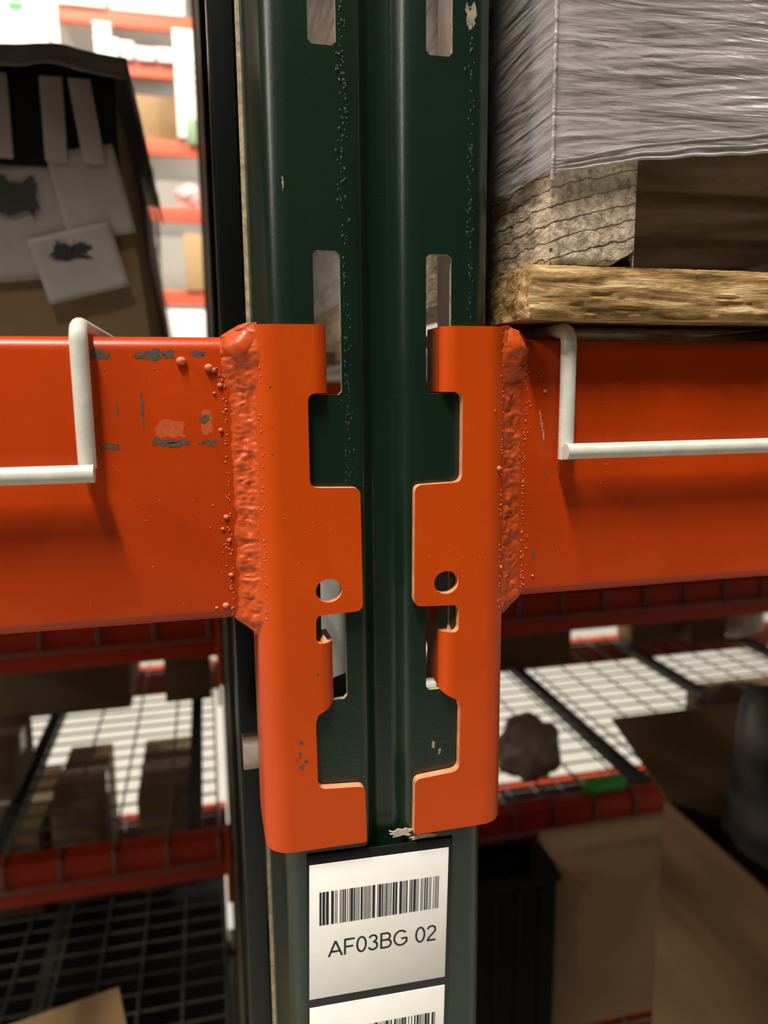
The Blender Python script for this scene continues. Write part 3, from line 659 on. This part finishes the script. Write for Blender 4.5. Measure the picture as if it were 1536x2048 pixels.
def bag(name, label, cat, m, c, r, seed, amp=.25, full=False):
    bm = bmesh.new(); bmesh.ops.create_icosphere(bm, subdivisions=4, radius=1); lo = 0
    for v in bm.verts:
        d = v.co.copy(); k = 1 + amp * noise.noise(d * 1.7 + Vector((seed, 0, 0))) + amp * .5 * noise.noise(d * 4 + Vector((0, seed, 0))) - amp * .4 * abs(noise.noise(d * 8))
        g = math.sqrt((1 - d.z ** 6) / max(.02, 1 - d.z ** 2)) if full and abs(d.z) < .99 else 1
        v.co = Vector((c[0] + r[0] * d.x * k * g, c[1] + r[1] * d.y * k * g, c[2] + r[2] * max(-.85, d.z * k)))
    return tag(finish(bm, name, m, None, 70, origin=(c[0], c[1], c[2] - .85 * r[2])), label, cat)
KRAFT = mat('crumpled_kraft_wrap', (0.30, 0.22, 0.17), .45, var=.25, vscale=20)
bag('parcel_bag', 'crumpled brown plastic parcel on the middle rear shelf beside the right connector', 'parcel', KRAFT, (672, 1335, Z2r + 68), (76, 72, 80), 4)
bag('parcel_bag', 'white plastic bag on the middle rear shelf near the right picture edge', 'bag', WHITE, (1890, 2120, Z2r + 65), (95, 80, 76), 9)
bag('parcel_bag', 'small grey plastic parcel on the middle rear shelf above the big open carton', 'parcel', PAPER_D, (1362, 1515, Z2r + 38), (92, 50, 44), 15)
tag(part_box('green_tape_strip', GTAPE, None, 770, 870, 1215, 1245, Z2r + .2, Z2r + 26, bev=2), 'bright green tape strip at the front edge of the right middle rear shelf', 'tape')

# ------------------------------------------------------------------ lower level of the front rack and its cartons
LLZ = -1260
for sd, s in ((-1, 'left'), (1, 'right')):
    x0, x1 = (-2350, -46) if sd < 0 else (46, 2350)
    for y, nm in ((BY0, 'front'), (1024, 'back')):
        t = thing('rack_beam', f'orange {nm} beam of the lower level, {s} of the green upright, below the picture', 'rack beam', ((x0 + x1) / 2, y, LLZ - 95)); beam_tube('beam_tube', t, x0, x1, LLZ, LLZ - 95, y, y + 42)
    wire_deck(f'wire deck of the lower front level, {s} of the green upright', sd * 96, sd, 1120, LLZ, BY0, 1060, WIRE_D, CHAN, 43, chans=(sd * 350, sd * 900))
CZ = LLZ + 6.2
carton('carton', 'brown carton at the bottom left corner on the lower front level', -592, -142, 197, 547, CZ, -700, CARD).rotation_euler.z = math.radians(13.5)
# open carton at the lower right with a black and white bag in it
oc = thing('open_carton', 'big open brown carton at the lower right holding a plastic bag', 'carton', (800, 420, CZ))
ox0, ox1, oy0, oy1, ot = 497, 1050, 60, 541, -530
th = 6
part_box('left_wall', CARD, oc, ox0, ox0 + th, oy0, oy1, CZ, ot, bev=1); part_box('right_wall', CARD, oc, ox1 - th, ox1, oy0, oy1, CZ, ot, bev=1)
part_box('back_wall', CARD_D, oc, ox0 + th, ox1 - th, oy1 - th, oy1, CZ, ot, bev=1); part_box('front_wall', CARD, oc, ox0 + th, ox1 - th, oy0, oy0 + th, CZ, ot, bev=1)
part_box('bottom', CARD, oc, ox0 + th, ox1 - th, oy0 + th, oy1 - th, CZ, CZ + th, bev=1)
bm = bmesh.new(); box(bm, ox0 + 4, ox1 - 4, oy1 - 5, oy1, ot + 1, ot + 62, bev=1)
for v in bm.verts: v.co.y += (v.co.z - ot) * 1.9; v.co.x -= (v.co.z - ot) * .25
finish(bm, 'back_flap', CARD_D, oc, 40)
bag('plastic_bag', 'black and translucent plastic bag bulging out of the big open carton', 'bag', mat('smoky_bag', (0.14, 0.13, 0.13), .5, bump=1.0, bscale=25, col2=(0.012, 0.012, 0.013), vscale=9), (614, 450, -815), (86, 66, 480), 2, .22, full=True)
carton('carton', 'dull brown carton face left of the big open carton on the lower front level', 548, 860, 930, 1012, CZ, -872, CARD)

ck = thing('plastic_crate', 'black plastic crate on the lower front level right of the location label', 'crate', (320, 950, CZ))  # crate added to keep this area black
for a in ((120, 535, 900, 908), (120, 535, 1004, 1012), (120, 128, 908, 1004), (527, 535, 908, 1004)): part_box('side_wall', BLACKP, ck, a[0], a[1], a[2], a[3], CZ, -900, bev=2)
part_box('bottom', BLACKP, ck, 128, 527, 908, 1004, CZ, CZ + 8, bev=1)
for a in ((114, 541, 894, 909), (114, 541, 1003, 1018), (114, 129, 909, 1003), (526, 541, 909, 1003)): part_box('rim', BLACKP, ck, a[0], a[1], a[2], a[3], -900, -884, bev=2)
for k in range(9): part_box('rib', BLACKP, ck, 135 + 46 * k, 143 + 46 * k, 894, 900.5, CZ + 8, -905, bev=1)
# ------------------------------------------------------------------ beams and loads added on the levels above, out of view, to shade the bays
for sd, s in ((-1, 'left'), (1, 'right')):
    x0, x1 = (-2350, -46) if sd < 0 else (46, 2350)
    z = 860 if sd < 0 else 1240
    for y, nm in ((BY0, 'front'), (1024, 'back')):
        t = thing('rack_beam', f'orange {nm} beam of the level above, {s} of the green upright', 'rack beam', ((x0 + x1) / 2, y, z - 95)); beam_tube('beam_tube', t, x0, x1, z, z - 95, y, y + 42)
    carton('carton', f'large carton load on the level above, {s} of the green upright', x0 + sd * 0 + (0 if sd < 0 else 20), x1 - (20 if sd < 0 else 0), 12, 1050, z, z + 800, CARD)
    for y, nm in ((RY0, 'near'), (RY1 - 42, 'aisle')):
        t = thing('rack_beam', f'orange {nm} side beam of the top rear level, {s} of the upright', 'rack beam', ((x0 + x1) / 2, y, 1205)); beam_tube('beam_tube', t, x0, x1, 1300, 1205, y, y + 42)
    carton('carton', f'large carton load on the top rear level, {s} of the upright', x0 + (12 if sd > 0 else 0), x1 - (12 if sd < 0 else 0), RY0, RY1, 1300, 1900, CARD)

# ------------------------------------------------------------------ bright rack across the far aisle
FY = 5450
for i, x in enumerate((-2330, 330, 2990)):
    t = thing('rack_upright', ['far green upright across the lit aisle, leftmost', 'far green upright across the lit aisle, middle one', 'far green upright across the lit aisle, rightmost'][i], 'rack upright', (x, FY, FLOOR_Z)); add_column(t, x, FY); add_column(t, x, FY + 1050, True)
FARB = mat('sunlit_red_beam_enamel', (0.62, 0.10, 0.045), .4)  # brighter red on the far rack's beams
for top, nm in ((2485, 'highest'), (2185, 'second highest'), (1695, 'third'), (1260, 'fourth'), (700, 'fifth'), (100, 'sixth')):
    t = thing('rack_beam', f'bright red shelf beam across the far aisle, {nm} level', 'rack beam', (-1000, FY, top - 90)); beam_tube('beam_tube', t, -865, 290, top, top - 95, FY, FY + 42, FARB)
    part_box('deck_panel', WHITE, t, -860, 280, FY + 42, FY + 1000, top - 12, top, bev=1)
t = thing('rack_post', 'pale far rack post right of the cream carton', 'rack post', (-890, FY, FLOOR_Z))
part_box('post', CREAM, t, -908, -868, FY - 10, FY + 60, FLOOR_Z, 3000, bev=3); part_box('foot_plate', CREAM, t, -912, -864, FY - 40, FY + 90, FLOOR_Z, FLOOR_Z + 8, bev=1)
t = thing('rack_beam', 'bright red shelf beam under the cream carton across the far aisle', 'rack beam', (-1600, FY, 2090)); beam_tube('beam_tube', t, -2290, -914, 2185, 2090, FY, FY + 42, FARB); part_box('deck_panel', WHITE, t, -2280, -916, FY + 42, FY + 1000, 2173, 2185, bev=1)
t = thing('rack_beam', 'bright red lower shelf beam left of the pale far rack post', 'rack beam', (-1600, FY, 1600)); beam_tube('beam_tube', t, -2290, -914, 1695, 1600, FY, FY + 42, FARB); part_box('deck_panel', WHITE, t, -2280, -916, FY + 42, FY + 1000, 1683, 1695, bev=1)
def bin_(label, x0, x1, y, z0, z1, m=WHITE, grp=None):
    t = thing('storage_bin', label, 'bin', ((x0 + x1) / 2, y, z0), grp); d = 260; tp = (x1 - x0) * .05; wl = 6
    bm = bmesh.new(); 
    for a in ((x0, x1, y, y + wl), (x0, x1, y + d - wl, y + d), (x0, x0 + wl, y + wl, y + d - wl), (x1 - wl, x1, y + wl, y + d - wl)): box(bm, a[0], a[1], a[2], a[3], z0, z1, bev=1)
    box(bm, x0 + wl, x1 - wl, y + wl, y + d - wl, z0, z0 + wl)
    finish(bm, 'body', m, t, 40)
    bm = bmesh.new()
    for a in ((x0 - 6, x1 + 6, y - 8, y + 2), (x0 - 6, x1 + 6, y + d - 2, y + d + 8), (x0 - 8, x0 + 2, y + 2, y + d - 2), (x1 - 2, x1 + 8, y + 2, y + d - 2)): box(bm, a[0], a[1], a[2], a[3], z1 - 14, z1, bev=2)
    finish(bm, 'rim', m, t, 40); return t
cc = carton('carton', 'cream carton with green sticker on the far rack at the top left corner', -1340, -922, FY - 60, FY + 400, 2186, 2560, CREAM)
part_box('green_sticker', GTAPE, cc, -1150, -1060, FY - 62, FY - 59.5, 2400, 2450, bev=0); part_box('blue_print', BLUE, cc, -1065, -1030, FY - 62, FY - 59.5, 2252, 2278, bev=0); part_box('paper_panel', WHITE, cc, -1010, -930, FY - 61.5, FY - 59.5, 2280, 2440, bev=0)
for i, (x0, x1, z0, z1) in enumerate(((-645, -545, 2310, 2392), (-645, -500, 2186, 2300), (-478, -405, 2186, 2290), (-385, -268, 2186, 2262), (-250, -130, 2186, 2268))):
    bin_(['white bin standing on another white bin on the far rack', 'white bin carrying a second bin on the far rack', 'white bin on the far rack, right of the stacked bins', 'low white bin on the far rack, second from the notice board', 'low white bin on the far rack next to the notice board'][i], x0, x1, FY - 30, z0 + .5, z1)
carton('carton', 'pale carton on the highest level of the far rack', -855, -560, FY - 20, FY + 300, 2486, 2800, CREAM); carton('carton', 'white carton on the highest level of the far rack near the notice board', -540, -60, FY - 10, FY + 300, 2486, 2800, WHITE)
carton('carton', 'brown carton under the white bins on the far rack', -700, -100, FY + 60, FY + 420, 1696, 2000, CARD)
bag('parcel_bag', 'pale pink plastic bag on the far rack beside the upright', 'bag', PINK, (-90, FY + 80, 1340), (85, 90, 95), 31); bag('parcel_bag', 'white plastic bag on the third level of the far rack', 'bag', WHITE, (-10, FY + 130, 1772), (80, 90, 90), 33)
carton('carton', 'tall tan carton on the far rack beside the upright', -140, -15, FY - 20, FY + 300, 701, 1090, mat('light_tan_board', (.42, .27, .13), .8)); carton('carton', 'white carton on the sixth level of the far rack', -300, 120, FY - 60, FY + 300, 101, 560, WHITE)
carton('carton', 'tan carton at the left on the third level of the far rack', -1500, -930, FY, FY + 400, 1696, 2050, CARD); carton('carton', 'tan carton at the left on the fourth level of the far rack', -840, -330, FY, FY + 400, 1261, 1560, CARD)
nb = thing('notice_board', 'white hanging notice board with green bands on the far rack, beside the green upright', 'notice board', (-45, FY - 20, 1716))
part_box('board', WHITE, nb, -142, 58, FY - 24, FY - 14, 1716, 2400, bev=1); part_box('green_band', GTAPE, nb, -18, 84, FY - 30, FY - 23, 2268, 2450, bev=.5); part_box('green_band', mat('pale_green_tape', (.20, .30, .17), .6), nb, -82, 58, FY - 30, FY - 23, 1675, 1835, bev=.5)
for z in (2200, 2140, 2080, 2020): part_box('printed_line', mat('grey_print', (.45, .44, .46), .6), nb, -80, 36, FY - 26, FY - 23.5, z - 14, z, bev=0)
